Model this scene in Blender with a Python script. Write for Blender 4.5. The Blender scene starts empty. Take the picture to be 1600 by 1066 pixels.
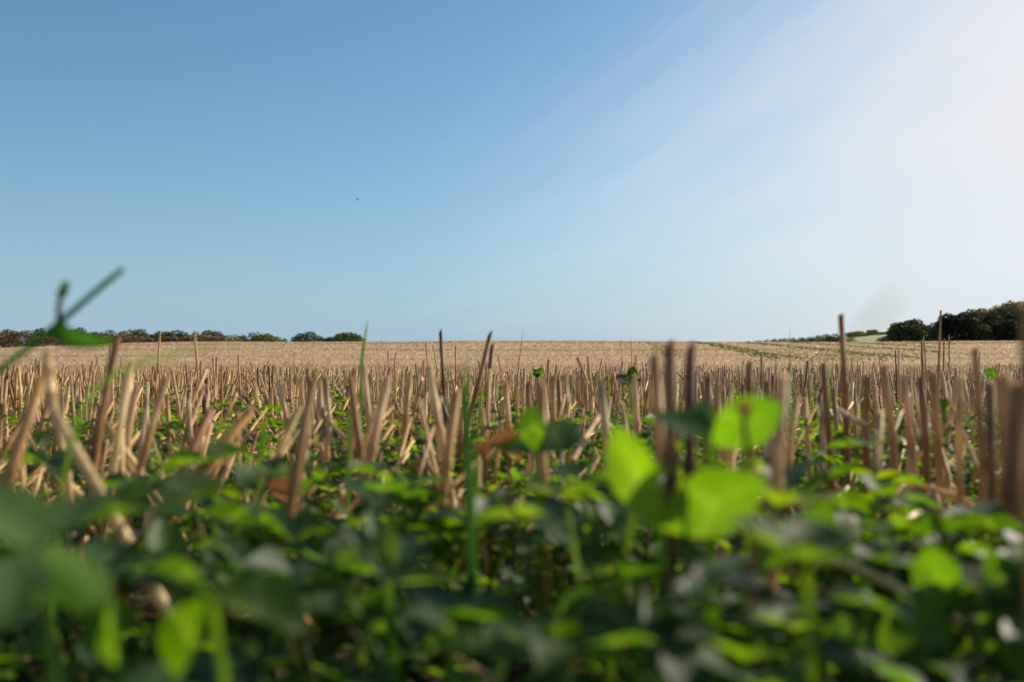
import bpy, math, random
import numpy as np
from mathutils import Vector, Matrix
C = bpy.context.scene
col = C.collection
rng = np.random.default_rng(7); random.seed(7)
R = math.radians
# ---------------------------------------------------------------- camera
F = 1556.0                                  # focal length in pixels of the 1600 wide photograph
CAMH = 0.13
TILT = math.atan(42 / F)
cam = bpy.data.cameras.new('camera'); cam_o = bpy.data.objects.new('camera', cam); col.objects.link(cam_o)
cam.sensor_width = 36; cam.lens = 36 * F / 1600; cam.clip_start = 0.01; cam.clip_end = 20000
cam_o.location = (0, 0, CAMH); cam_o.rotation_euler = (R(90) + TILT, 0, 0)
cam.dof.use_dof = True; cam.dof.focus_distance = 2.3; cam.dof.aperture_fstop = cam.lens / 3.9
C.camera = cam_o
# ---------------------------------------------------------------- sky, sun, exposure
SUN_AZ, SUN_EL = R(61), R(33)
sd = Vector((math.sin(SUN_AZ) * math.cos(SUN_EL), math.cos(SUN_AZ) * math.cos(SUN_EL), math.sin(SUN_EL)))
w = bpy.data.worlds.new('World'); C.world = w; w.use_nodes = True
nt = w.node_tree; N = nt.nodes; L = nt.links; N.clear()
def nd(t, **k):
    n = N.new(t)
    for a, b in k.items(): setattr(n, a, b)
    return n
def mth(op, a, b=None, clamp=False):
    n = nd('ShaderNodeMath', operation=op, use_clamp=clamp)
    for i, v in enumerate((a, b)):
        if v is None: continue
        if isinstance(v, (int, float)): n.inputs[i].default_value = v
        else: L.new(v, n.inputs[i])
    return n.outputs[0]
def smooth(v, lo, hi):
    n = nd('ShaderNodeMapRange', interpolation_type='SMOOTHSTEP')
    L.new(v, n.inputs['Value']); n.inputs['From Min'].default_value = lo; n.inputs['From Max'].default_value = hi
    return n.outputs[0]
def mixc(f, a, b):
    n = nd('ShaderNodeMix', data_type='RGBA')
    for s, v in ((n.inputs[0], f), (n.inputs[6], a), (n.inputs[7], b)):
        if isinstance(v, (int, float)): s.default_value = v
        elif isinstance(v, tuple): s.default_value = v
        else: L.new(v, s)
    return n.outputs[2]
sky = nd('ShaderNodeTexSky', sky_type='NISHITA', sun_disc=False)
sky.sun_elevation = SUN_EL; sky.sun_rotation = SUN_AZ; sky.dust_density = 1.0; sky.air_density = 1.0; sky.ozone_density = 1.0
tc = nd('ShaderNodeTexCoord'); gen = tc.outputs['Generated']
vn = nd('ShaderNodeVectorMath', operation='NORMALIZE'); L.new(gen, vn.inputs[0])
dt = nd('ShaderNodeVectorMath', operation='DOT_PRODUCT'); L.new(vn.outputs[0], dt.inputs[0]); dt.inputs[1].default_value = (math.sin(R(62)) * .84, math.cos(R(62)) * .84, .545)      # where the cirrus is thickest
ang = mth('ARCCOSINE', dt.outputs['Value'])
sep = nd('ShaderNodeSeparateXYZ'); L.new(vn.outputs[0], sep.inputs[0])
z = mth('MAXIMUM', sep.outputs[2], 0.02)
# a sheet of thin cirrus whose edge runs diagonally, fibres drawn out along that edge; brighter towards the sun
az = mth('MULTIPLY', mth('ARCTAN2', sep.outputs[0], sep.outputs[1]), 57.3)
el = mth('MULTIPLY', mth('ARCSINE', sep.outputs[2]), 57.3)
across = mth('SUBTRACT', az, mth('MULTIPLY', el, 1.4)); along = mth('ADD', mth('MULTIPLY', az, .7), el)
cmb = nd('ShaderNodeCombineXYZ'); L.new(mth('MULTIPLY', across, .085), cmb.inputs[0]); L.new(mth('MULTIPLY', along, .016), cmb.inputs[1])
cn = nd('ShaderNodeTexNoise'); L.new(cmb.outputs[0], cn.inputs[0]); cn.inputs['Scale'].default_value = 1.3; cn.inputs['Detail'].default_value = 6; cn.inputs['Roughness'].default_value = .5; cn.inputs['Distortion'].default_value = .5
wis = mth('SUBTRACT', cn.outputs[0], 0.5)
cmb2 = nd('ShaderNodeCombineXYZ'); L.new(mth('DIVIDE', mth('SUBTRACT', el, 0.5), mth('MAXIMUM', mth('ADD', az, 17.0), 1.5)), cmb2.inputs[0]); L.new(mth('MULTIPLY', az, .008), cmb2.inputs[1])
fn = nd('ShaderNodeTexNoise'); L.new(cmb2.outputs[0], fn.inputs[0]); fn.inputs['Scale'].default_value = 12.0; fn.inputs['Detail'].default_value = 5; fn.inputs['Distortion'].default_value = .25
fib = mth('SUBTRACT', fn.outputs[0], 0.5)                              # fine fibres fanning out
sheet = smooth(mth('ADD', mth('ADD', across, mth('MULTIPLY', wis, 10.0)), mth('MULTIPLY', fib, 8.0)), -27.0, 8.0)
prox = mth('ADD', mth('DIVIDE', mth('SUBTRACT', R(69), ang), R(31)), mth('ADD', mth('MULTIPLY', wis, .2), mth('MULTIPLY', fib, .24)), True)
veil = mth('MULTIPLY', mth('MULTIPLY', sheet, prox), 0.95)
hor = mth('MULTIPLY', mth('POWER', mth('SUBTRACT', 1.0, z), 9.0), 0.96)
tint = nd('ShaderNodeVectorMath', operation='MULTIPLY'); L.new(sky.outputs[0], tint.inputs[0]); tint.inputs[1].default_value = (0.77, 1.095, 1.20)
c1 = mixc(hor, tint.outputs[0], (3.7, 5.2, 7.1, 1))
c2 = mixc(veil, c1, (8.3, 8.25, 8.6, 1))
bg = nd('ShaderNodeBackground'); L.new(c2, bg.inputs[0]); bg.inputs[1].default_value = 0.073
out = nd('ShaderNodeOutputWorld'); L.new(bg.outputs[0], out.inputs[0])
sl = bpy.data.lights.new('sun', 'SUN'); sl.energy = 5.0; sl.angle = R(0.5); sl.color = (1, .90, .74)
so = bpy.data.objects.new('sun', sl); col.objects.link(so); so.rotation_euler = sd.to_track_quat('Z', 'Y').to_euler()
C.view_settings.view_transform = 'Standard'; C.view_settings.look = 'None'; C.view_settings.exposure = 0.48; C.view_settings.gamma = 1
C.cycles.use_denoising = True; C.cycles.max_bounces = 8; C.cycles.transmission_bounces = 4; C.cycles.transparent_max_bounces = 4
# ---------------------------------------------------------------- helpers
ct, st = math.cos(TILT), math.sin(TILT)
def P(px, py, d):                            # point seen at a photograph pixel, d metres in front of the camera
    x = (px - 800) / F; u = (533 - py) / F
    return np.array([x * d, (ct - u * st) * d, CAMH + (st + u * ct) * d])
def sstep(a, b, t):
    t = np.clip((t - a) / (b - a), 0, 1); return t * t * (3 - 2 * t)
CREST = 150.0
def ground_z(x, y):
    x = np.asarray(x, float); y = np.asarray(y, float)
    yy = np.clip(y, 0, None)
    up = 0.000185 * yy ** 2
    t = np.clip((yy - 120) / 60, 0, 1)                       # rounds off over the brow
    brow = 0.000185 * 120 ** 2 + 0.0444 * 60 * (t - t * t / 2 * 1.55)
    down = -0.02 * np.clip(yy - 180, 0, 100)
    zz = np.where(yy < 120, up, brow + down)
    zz = zz * 1.13 * (1 - 0.46 * sstep(40, 85, -x) - 0.01 * sstep(20, 60, x))
    zz += 0.10 * np.sin(x / 11 + 1.3) * np.sin(y / 17.0) * sstep(20, 80, yy) * (1 - sstep(150, 180, yy))
    zz += 0.006 * np.sin(x * 2.1 + .5) * np.cos(y * 1.7)
    return zz
def mesh_obj(name, V, Fc, m, parent=None, tint=None, uv=None, smooth=True):
    V = np.asarray(V, np.float32).reshape(-1, 3)
    me = bpy.data.meshes.new(name)
    if isinstance(Fc, np.ndarray):
        k = Fc.shape[1]; n = len(Fc)
        me.vertices.add(len(V)); me.vertices.foreach_set('co', V.ravel())
        me.loops.add(n * k); me.loops.foreach_set('vertex_index', Fc.astype(np.int32).ravel())
        me.polygons.add(n); me.polygons.foreach_set('loop_start', np.arange(0, n * k, k, dtype=np.int32))
        me.update(calc_edges=True); me.validate()
    else:
        me.from_pydata([tuple(map(float, v)) for v in V], [], Fc); me.update()
    if smooth: me.polygons.foreach_set('use_smooth', np.ones(len(me.polygons), bool))
    if uv is not None:
        a = me.attributes.new('blade', 'FLOAT_COLOR', 'POINT'); a.data.foreach_set('color', np.hstack([np.asarray(uv, np.float32), np.ones((len(uv), 2), np.float32)]).ravel())
    if tint is not None:
        a = me.attributes.new('tint', 'FLOAT_COLOR', 'POINT')
        t = np.asarray(tint, np.float32)
        if t.ndim == 1: t = np.tile(t, (len(V), 1))
        a.data.foreach_set('color', np.hstack([t[:, :3], np.ones((len(t), 1), np.float32)]).ravel())
    ms = m if isinstance(m, (list, tuple)) else [m]
    for q in ms: me.materials.append(q)
    o = bpy.data.objects.new(name, me); col.objects.link(o)
    if parent: o.parent = parent
    return o
def tag(o, label=None, cat=None, group=None, kind=None):
    for k, v in (('label', label), ('category', cat), ('group', group), ('kind', kind)):
        if v: o[k] = v
    return o
def empty(name, loc):
    o = bpy.data.objects.new(name, None); o.empty_display_size = .02; col.objects.link(o); o.location = tuple(map(float, loc)); return o
# ---- materials
def mat(name, build):
    m = bpy.data.materials.new(name); m.use_nodes = True; t = m.node_tree; t.nodes.clear()
    o = t.nodes.new('ShaderNodeOutputMaterial'); build(t, t.nodes, t.links, o); return m
def _noise(n, l, scale, detail=4, vec=None, rough=.5):
    x = n.new('ShaderNodeTexNoise'); x.inputs['Scale'].default_value = scale; x.inputs['Detail'].default_value = detail; x.inputs['Roughness'].default_value = rough
    if vec is not None: l.new(vec, x.inputs['Vector'])
    return x
def _ramp(n, l, fac, stops):
    r = n.new('ShaderNodeValToRGB'); e = r.color_ramp.elements
    e[0].position, e[0].color = stops[0][0], (*stops[0][1], 1); e[1].position, e[1].color = stops[-1][0], (*stops[-1][1], 1)
    for p, c in stops[1:-1]: q = e.new(p); q.color = (*c, 1)
    l.new(fac, r.inputs[0]); return r
def _mul(n, l, a, b, f=1.0, mode='MULTIPLY'):      # colours a and b mixed by f
    x = n.new('ShaderNodeMix'); x.data_type = 'RGBA'; x.blend_type = mode
    for s, v in ((x.inputs[0], f), (x.inputs[6], a), (x.inputs[7], b)):
        if isinstance(v, float): s.default_value = v
        elif isinstance(v, tuple): s.default_value = v
        else: l.new(v, s)
    return x.outputs[2]
def straw_b(t, n, l, o):
    a = n.new('ShaderNodeAttribute'); a.attribute_name = 'tint'
    g = n.new('ShaderNodeNewGeometry'); mp = n.new('ShaderNodeMapping'); mp.inputs['Scale'].default_value = (900, 900, 40); l.new(g.outputs['Position'], mp.inputs[0])
    nz = _noise(n, l, 1.0, 3, mp.outputs[0]); r = _ramp(n, l, nz.outputs[0], [(.3, (.62, .58, .52)), (.7, (1.15, 1.12, 1.08))])
    n2 = _noise(n, l, 45, 3, g.outputs['Position']); r2 = _ramp(n, l, n2.outputs[0], [(.35, (.55, .45, .38)), (.55, (1, 1, 1))])
    c = _mul(n, l, _mul(n, l, a.outputs['Color'], r.outputs[0]), r2.outputs[0], .7)
    b = n.new('ShaderNodeBsdfPrincipled'); l.new(c, b.inputs['Base Color']); b.inputs['Roughness'].default_value = .5; b.inputs['Specular IOR Level'].default_value = .4
    tr = n.new('ShaderNodeBsdfTranslucent'); l.new(c, tr.inputs[0]); mx = n.new('ShaderNodeMixShader'); mx.inputs[0].default_value = .36
    l.new(b.outputs[0], mx.inputs[1]); l.new(tr.outputs[0], mx.inputs[2]); l.new(mx.outputs[0], o.inputs[0])
STRAW = mat('straw', straw_b)
def leaf_b(trans, gloss=.42, tf=.45):
    def f(t, n, l, o):
        a = n.new('ShaderNodeAttribute'); a.attribute_name = 'tint'
        oi = n.new('ShaderNodeObjectInfo'); g = n.new('ShaderNodeNewGeometry')
        nz = _noise(n, l, 60, 4, g.outputs['Position'])
        r = _ramp(n, l, nz.outputs[0], [(.3, (.6, .62, .5)), (.5, (.95, .95, .9)), (.7, (1.3, 1.2, 1.05))])
        ba = n.new('ShaderNodeAttribute'); ba.attribute_name = 'blade'; bs = n.new('ShaderNodeSeparateColor'); l.new(ba.outputs['Color'], bs.inputs[0])
        def M(op, p, q):
            x = n.new('ShaderNodeMath'); x.operation = op
            for i_, v_ in enumerate((p, q)):
                if isinstance(v_, float): x.inputs[i_].default_value = v_
                elif v_ is not None: l.new(v_, x.inputs[i_])
            return x.outputs[0]
        st_ = M('SINE', M('MULTIPLY', M('SUBTRACT', bs.outputs[0], M('MULTIPLY', bs.outputs[1], .22)), 75.0), None)
        vein = M('ADD', M('MULTIPLY', M('POWER', M('MULTIPLY', M('ADD', st_, 1.0), .5), 3.0), .22), M('MULTIPLY', M('LESS_THAN', bs.outputs[1], .07), .35))
        vein = M('MULTIPLY', vein, ba.outputs['Alpha'])
        chev = M('SUBTRACT', 1.0, M('MULTIPLY', M('ABSOLUTE', M('SUBTRACT', M('ADD', bs.outputs[0], M('MULTIPLY', bs.outputs[1], .22)), .52), None), 11.0))
        chx = n.new('ShaderNodeMath'); chx.operation = 'MULTIPLY'; chx.use_clamp = True; l.new(chev, chx.inputs[0]); l.new(ba.outputs['Alpha'], chx.inputs[1])
        rr = _ramp(n, l, oi.outputs['Random'], [(0, (.42, .5, .55)), (.45, (.8, .85, .85)), (.8, (1.1, 1.05, .9)), (1, (1.5, 1.25, .75))])
        c = _mul(n, l, _mul(n, l, a.outputs['Color'], r.outputs[0]), rr.outputs[0])
        c = _mul(n, l, c, (1.7, 1.6, 1.5, 1), vein); cpale = _mul(n, l, c, (.13, .19, .09, 1), M('MULTIPLY', chx.outputs[0], .35), 'MIX')
        spt = _ramp(n, l, _noise(n, l, 260, 3, g.outputs['Position']).outputs[0], [(.24, (.5, .32, .15)), (.31, (1, 1, 1))]); c = _mul(n, l, cpale, spt.outputs[0])
        b = n.new('ShaderNodeBsdfPrincipled'); l.new(c, b.inputs['Base Color']); b.inputs['Roughness'].default_value = gloss; b.inputs['Specular IOR Level'].default_value = .35
        bp = n.new('ShaderNodeBump'); bp.inputs['Strength'].default_value = .25; bp.inputs['Distance'].default_value = .001
        n3 = _noise(n, l, 500, 2, g.outputs['Position']); l.new(n3.outputs[0], bp.inputs['Height']); l.new(bp.outputs[0], b.inputs['Normal'])
        tr = n.new('ShaderNodeBsdfTranslucent'); tcx = _mul(n, l, c, trans); l.new(tcx, tr.inputs[0])
        mx = n.new('ShaderNodeMixShader'); mx.inputs[0].default_value = tf
        l.new(b.outputs[0], mx.inputs[1]); l.new(tr.outputs[0], mx.inputs[2]); l.new(mx.outputs[0], o.inputs[0])
    return f
LEAF = mat('clover_leaf', leaf_b((4.3, 4.2, .45, 1), .5, .5))
GRASS = mat('grass_blade', leaf_b((2.4, 2.5, .6, 1), .55, .4))
TREELEAF = mat('tree_foliage', leaf_b((1.6, 1.5, .8, 1), .7, .2))
def bark_b(t, n, l, o):
    g = n.new('ShaderNodeNewGeometry'); nz = _noise(n, l, 6, 5, g.outputs['Position']); r = _ramp(n, l, nz.outputs[0], [(.3, (.05, .04, .03)), (.7, (.14, .11, .08))])
    b = n.new('ShaderNodeBsdfPrincipled'); l.new(r.outputs[0], b.inputs['Base Color']); b.inputs['Roughness'].default_value = .9; l.new(b.outputs[0], o.inputs[0])
BARK = mat('bark', bark_b)
def soil_b(t, n, l, o):
    tcn = n.new('ShaderNodeTexCoord'); v = tcn.outputs['Object']
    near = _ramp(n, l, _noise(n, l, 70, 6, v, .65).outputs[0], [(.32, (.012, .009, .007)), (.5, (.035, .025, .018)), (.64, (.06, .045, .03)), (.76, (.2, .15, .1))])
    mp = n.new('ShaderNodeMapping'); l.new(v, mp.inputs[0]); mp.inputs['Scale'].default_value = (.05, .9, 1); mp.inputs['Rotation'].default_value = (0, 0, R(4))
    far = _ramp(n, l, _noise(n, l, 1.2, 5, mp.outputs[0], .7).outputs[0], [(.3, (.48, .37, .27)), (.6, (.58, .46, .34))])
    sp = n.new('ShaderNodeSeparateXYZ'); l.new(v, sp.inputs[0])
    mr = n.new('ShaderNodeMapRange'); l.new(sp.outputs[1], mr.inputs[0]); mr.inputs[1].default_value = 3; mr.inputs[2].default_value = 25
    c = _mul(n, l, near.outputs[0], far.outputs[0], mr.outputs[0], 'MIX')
    b = n.new('ShaderNodeBsdfPrincipled'); l.new(c, b.inputs['Base Color']); b.inputs['Roughness'].default_value = .95; b.inputs['Specular IOR Level'].default_value = .1
    bp = n.new('ShaderNodeBump'); bp.inputs['Distance'].default_value = .01; l.new(_noise(n, l, 90, 5, v).outputs[0], bp.inputs['Height']); l.new(bp.outputs[0], b.inputs['Normal'])
    l.new(b.outputs[0], o.inputs[0])
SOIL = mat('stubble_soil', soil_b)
def grassland_b(t, n, l, o):
    tcn = n.new('ShaderNodeTexCoord'); nz = _noise(n, l, .02, 4, tcn.outputs['Object'])
    r = _ramp(n, l, nz.outputs[0], [(.3, (.16, .22, .10)), (.7, (.26, .30, .15))])
    b = n.new('ShaderNodeBsdfPrincipled'); l.new(r.outputs[0], b.inputs['Base Color']); b.inputs['Roughness'].default_value = .9; l.new(b.outputs[0], o.inputs[0])
PASTURE = mat('pasture', grassland_b)
def black_b(t, n, l, o):
    b = n.new('ShaderNodeBsdfPrincipled'); b.inputs['Base Color'].default_value = (.02, .02, .022, 1); b.inputs['Roughness'].default_value = .6; l.new(b.outputs[0], o.inputs[0])
FEATHER = mat('dark_feathers', black_b)
# ---------------------------------------------------------------- ground
u = np.linspace(-1, 1, 361); gx = 1.2 * np.sinh(u * 7.9); gy = 1.2 * np.sinh(np.linspace(-.55, 1, 421) * 7.9)
GX, GY = np.meshgrid(gx, gy); GZ = ground_z(GX, GY)
GZ += 0.004 * np.sin(GX * 37 + np.sin(GY * 23) * 2) * np.exp(-np.hypot(GX, GY) / 3)
V = np.stack([GX, GY, GZ], -1).reshape(-1, 3)
def gridf(nr, nc, off=0):
    i = np.arange(nr - 1)[:, None] * nc + np.arange(nc - 1)[None]; i = i.ravel() + off
    return np.stack([i, i + 1, i + nc + 1, i + nc], -1)
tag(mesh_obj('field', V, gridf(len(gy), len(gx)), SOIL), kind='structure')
hx = np.linspace(60, 900, 80); hy = np.linspace(420, 1500, 80); HX, HY = np.meshgrid(hx, hy)
HZ = -6 + 33.5 * np.exp(-((HX - 330) / 190) ** 2) * sstep(430, 760, HY) * (1 - sstep(900, 1450, HY)) + 12 * sstep(300, 700, HX) * sstep(450, 900, HY)
tag(mesh_obj('hill', np.stack([HX, HY, HZ], -1).reshape(-1, 3), gridf(80, 80), PASTURE), kind='structure')
# ---------------------------------------------------------------- stubble
def norm(a): return a / np.maximum(np.linalg.norm(a, axis=-1, keepdims=True), 1e-9)
def stems(B, T, r, ns=6, bend=None, cut=.5, rings=(0, .28, .31, .34, .68, .71, .74, 1), taper=.8, node=.38):
    """many straw tubes at once: B base points, T tips, r radius -> verts, quad faces (index arrays), cap handled as fan quads"""
    B = np.atleast_2d(B); T = np.atleast_2d(T); n = len(B); r = np.broadcast_to(r, (n,))
    ax = norm(T - B); ref = np.where(np.abs(ax[:, 2:3]) > .9, np.array([[1., 0, 0]]), np.array([[0, 0, 1.]]))
    s = norm(np.cross(ax, ref)); q = np.cross(ax, s)
    t = np.array(rings); K = len(t)
    bend = np.zeros((n, 3)) if bend is None else bend
    ph = np.arange(ns) / ns * 2 * np.pi
    prof = np.interp(t, [0, 1], [1.08, taper])
    if K >= 8:
        prof[2] *= 1 + node; prof[5] *= 1 + node
    cen = B[:, None] + (T - B)[:, None] * t[None, :, None] + bend[:, None] * (np.sin(np.pi * t))[None, :, None]
    rad = r[:, None] * prof[None]
    ring = np.cos(ph)[None, None, :, None] * s[:, None, None] + np.sin(ph)[None, None, :, None] * q[:, None, None]
    Vv = cen[:, :, None] + rad[:, :, None, None] * ring
    # oblique cut at the top
    Vv[:, -1] += ax[:, None] * (r[:, None] * cut * 2 * np.cos(ph + 1.0)[None])[..., None]
    top = Vv[:, -1].mean(1) - ax * r[:, None] * .8
    vp = K * ns + 1
    allv = np.concatenate([Vv.reshape(n, K * ns, 3), top[:, None]], 1)
    f = []
    for k in range(K - 1):
        for j in range(ns):
            a = k * ns + j; b = k * ns + (j + 1) % ns; f.append((a, b, b + ns, a + ns))
    for j in range(0, ns, 2):
        a = (K - 1) * ns
        f.append((a + j, a + (j + 1) % ns, a + (j + 2) % ns, K * ns))
    f = np.array(f); Fa = (f[None] + (np.arange(n) * vp)[:, None, None]).reshape(-1, 4)
    return allv.reshape(-1, 3), Fa, vp
PAL = 1.06 * np.array([(.80, .58, .29), (.72, .49, .23), (.85, .67, .39), (.60, .37, .16), (.43, .23, .10), (.76, .53, .31), (.62, .49, .29), (.25, .13, .065)])
def straw_tint(n, dark=0.0):
    p = np.array([.2, .19, .15, .14, .08, .12, .09, .03]); p[[3, 4, 7]] += dark; p /= p.sum()
    c = PAL[rng.choice(len(PAL), n, p=p)] * rng.uniform(.78, 1.12, (n, 1)); return c
def sample_stubble(y0, y1, dens, halfw=.62):
    """stalks in drill rows 12 cm apart that run nearly along the view"""
    area = halfw * (y1 ** 2 - y0 ** 2) + .6 * (y1 - y0)
    n = int(area * dens); y = np.sqrt(rng.uniform(y0 ** 2, y1 ** 2, n)); x = rng.uniform(-1, 1, n) * (halfw * y + .35)
    rot = .21; rx = x * math.cos(rot) + y * math.sin(rot); ry = -x * math.sin(rot) + y * math.cos(rot)
    row = np.round(rx / .12) * .12 + rng.normal(0, .015, n) + .02 * np.sin(ry * 3)
    tuft = np.round(ry / .035) * .035 + rng.normal(0, .010, n)
    x = row * math.cos(rot) - tuft * math.sin(rot); y = row * math.sin(rot) + tuft * math.cos(rot)
    return x, y
def stalk_shape(x, y):
    n = len(x); zb = ground_z(x, y)
    h = np.clip(rng.normal(.112, .014, n), .05, .15)
    long = (rng.random(n) < .018) & (y > 1.3); h[long] *= rng.uniform(1.15, 1.5, long.sum())
    lean = np.abs(rng.normal(0, .10, n)) + .02; wild = rng.random(n) < np.where(x < -.05, .42, .12); lean[wild] += rng.uniform(.2, .75, wild.sum())
    az = rng.uniform(0, 2 * np.pi, n)
    B = np.stack([x, y, zb - .004], -1)
    T = B + np.stack([np.cos(az) * np.sin(lean), np.sin(az) * np.sin(lean), np.cos(lean)], -1) * h[:, None]
    r = rng.uniform(.0014, .0025, n)
    bend = rng.normal(0, .0035, (n, 3)); bend[:, 2] = 0
    return B, T, r, bend
# -- stalks that stand out in the photograph: top x,y, low x,y, distance, radius mm, colour index, label
H = [
 (73,548,82,640,.36,2.3,2,'thick pale pinkish stalk kinked at the top, nearest the left edge below the green weed','kink',(138,740)),
 (66,588,24,725,.38,2.9,3,'brown stalk leaning right beside the pale kinked stalk at the left edge'),
 (183,528,166,640,.46,2.4,4,'dark brown stalk whose tip meets the end of the drooping green blade'),
 (250,519,247,640,1.75,2.2,1,'thin upright stalk poking above the left field edge, left one of a thin pair'),
 (304,518,314,640,1.6,2.2,0,'thin upright pale stalk poking above the left field edge, right one of a thin pair'),
 (258,592,204,775,.52,2.4,0,'pale straw stalk leaning right in the fan of leaning stalks on the left'),
 (322,578,262,720,.95,2.3,0,'long pale stalk leaning far right in the left stubble'),
 (338,558,336,640,1.7,2.2,3,'short brown stalk standing in the left stubble just below the far field'),
 (372,556,376,630,1.8,2.1,1,'slim stalk standing left of centre against the far field'),
 (212,605,190,760,.62,2.6,5,'pale pinkish stalk at the middle of the left fan'),
 (150,640,238,772,.6,2.3,1,'straw stalk leaning left across the left fan'),
 (330,640,262,775,.48,3.0,4,'reddish brown stalk leaning right over the dark gap in the left stubble'),
 (395,640,330,720,.5,3.0,3,'bent brown stalk slanting to the right, left of the forked thick stalk'),
 (490,588,456,815,.37,2.3,3,'thick brown stalk in the left centre with a dark blurred top'),
 (466,638,428,748,.5,2.3,0,'smooth golden stalk leaning right beside the thick brown stalk'),
 (436,594,446,668,.9,2.6,5,'pale stalk standing left of the thick brown stalk'),
 (470,592,476,680,.95,2.6,1,'slender straw stalk just behind the thick brown stalk'),
 (508,590,520,690,.85,2.5,6,'greyish stalk just right of the thick brown stalk'),
 (568,574,576,700,.74,2.7,2,'palest cream stalk with a flat square cut, left of centre'),
 (604,594,574,735,.52,3.0,5,'broad pinkish stalk leaning right of the palest cream stalk'),
 (640,582,626,690,.8,2.7,1,'straw stalk leaning slightly right, between the cream stalk and centre'),
 (670,574,690,690,.6,2.9,2,'thick cream stalk leaning left just left of the dark spike'),
 (688,518,694,660,.95,1.9,7,'dark near-black spike rising above the horizon left of centre'),
 (766,521,733,650,.85,2.1,4,'tall dark stalk leaning right across the horizon at centre'),
 (769,540,752,680,.95,2.0,7,'shorter dark stalk crossing beside the tall leaning dark stalk'),
 (713,612,688,800,.48,2.7,3,'reddish stalk leaning right, rooted among clover left of centre'),
 (665,536,674,600,2.2,1.8,1,'thin straw stalk leaning left of the dark spike, touching the far field'),
 (677,538,688,600,2.2,1.8,0,'thin pale stalk slanting towards the foot of the dark spike'),
 (712,541,711,600,2.1,1.7,3,'thin brown stalk upright just right of the dark spike'),
 (606,548,608,600,2.3,1.9,3,'thin brown stalk standing under the tip of the long grass blade'),
 (618,552,620,610,2.0,2.0,1,'thin straw stalk standing right of the long grass blade'),
 (790,600,796,700,.8,2.6,1,'straw stalk just right of the two crossing dark stalks'),
 (778,555,794,620,1.9,1.6,0,'fine bent pale stalk on the right of the crossing dark stalks'),
 (846,604,848,850,.42,2.5,3,'tall straight brown stalk rising from the clover at centre'),
 (824,600,830,690,.8,2.7,4,'dark brown stalk left of the tall straight stalk at centre'),
 (864,590,862,680,.85,2.6,3,'brown stalk right of the tall straight stalk at centre'),
 (884,592,893,660,1.0,2.6,6,'greyish green tinged stalk in the centre right stubble'),
 (902,559,938,650,1.35,2.1,3,'thin brown stalk leaning left in the centre right stubble'),
 (918,557,930,640,1.3,2.1,1,'thin hooked straw stalk beside the thin brown leaning stalk'),
 (938,598,952,705,.62,2.9,6,'thick grey straw stalk with a split end, left of the V shaped clover leaf'),
 (990,592,994,690,.8,2.8,5,'pinkish stalk directly above the V shaped clover leaf'),
 (1022,556,1028,700,.38,2.5,1,'blurred straw stalk left of the two orange-topped stalks'),
 (1046,540,1046,650,.36,2.5,4,'blurred brown stalk with an orange tip, taller of the orange-topped pair'),
 (1078,548,1076,650,.36,2.3,7,'blurred dark stalk, right one of the orange-topped pair'),
 (1106,592,1104,660,.6,2.6,4,'dark blurred stalk just above the bright round leaf'),
 (1170,570,1174,760,.6,2.5,4,'brown stalk standing behind the bright round leaf'),
 (1224,588,1206,960,.34,2.4,5,'very long blurred stalk running down through the right foreground clover'),
 (1314,492,1320,680,.66,2.4,4,'tallest brown stalk, well above the horizon on the right'),
 (1286,571,1294,700,.66,2.4,4,'brown leaning stalk just left of the tallest brown stalk'),
 (1262,565,1254,620,1.6,2.0,7,'small dark stalk leaning right behind the right stubble'),
 (1470,486,1467,600,1.5,1.9,3,'slender tall stalk crossing the gap between the two dark trees'),
 (1440,533,1442,600,1.6,2.0,3,'thin brown stalk left of the slender tall stalk'),
 (1443,529,1449,600,1.65,1.7,0,'thin straw stalk touching the thin brown one left of the slender tall stalk'),
 (1475,531,1470,610,1.6,1.7,3,'crooked thin stalk just right of the slender tall stalk'),
 (1483,525,1482,610,1.7,1.7,5,'thin pinkish stalk, rightmost of the thin cluster under the dark trees'),
 (1399,548,1400,600,2.0,1.6,7,'short dark spike below the left dark tree'),
 (1523,549,1528,770,.5,2.0,3,'blurred orange-topped stalk below the wood on the right'),
 (1604,480,1612,700,.24,1.8,3,'very close blurred orange brown stalk cut by the right edge of the picture'),
 (1354,596,1362,720,.62,2.9,4,'dark brown stalk with a pale knob on top, right of the tallest stalk'),
 (1381,578,1390,730,.6,2.6,3,'brown stalk in the dense right hand row, first right of the pale-knobbed stalk'),
 (1412,590,1426,730,.62,2.6,5,'pinkish stalk leaning left in the dense right hand row'),
 (1438,594,1446,740,.6,2.6,4,'dark stalk at the middle of the dense right hand row'),
 (1458,588,1466,780,.56,2.7,3,'sturdy brown stalk right of the dark stalk in the dense right row'),
 (1500,590,1503,830,.5,2.2,0,'long straight stalk lit on its left flank in the dense right row'),
 (1547,600,1556,860,.46,2.6,4,'reddish stalk left of the close pair at the right edge'),
 (1568,590,1574,870,.36,3.0,3,'thick brown stalk, left one of the close pair at the right edge'),
 (1590,600,1592,870,.34,2.9,4,'thick reddish stalk, right one of the close pair at the right edge'),
 (1362,668,1424,656,.55,1.8,5,'broken stalk lying nearly level across the right hand row'),
]
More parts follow.
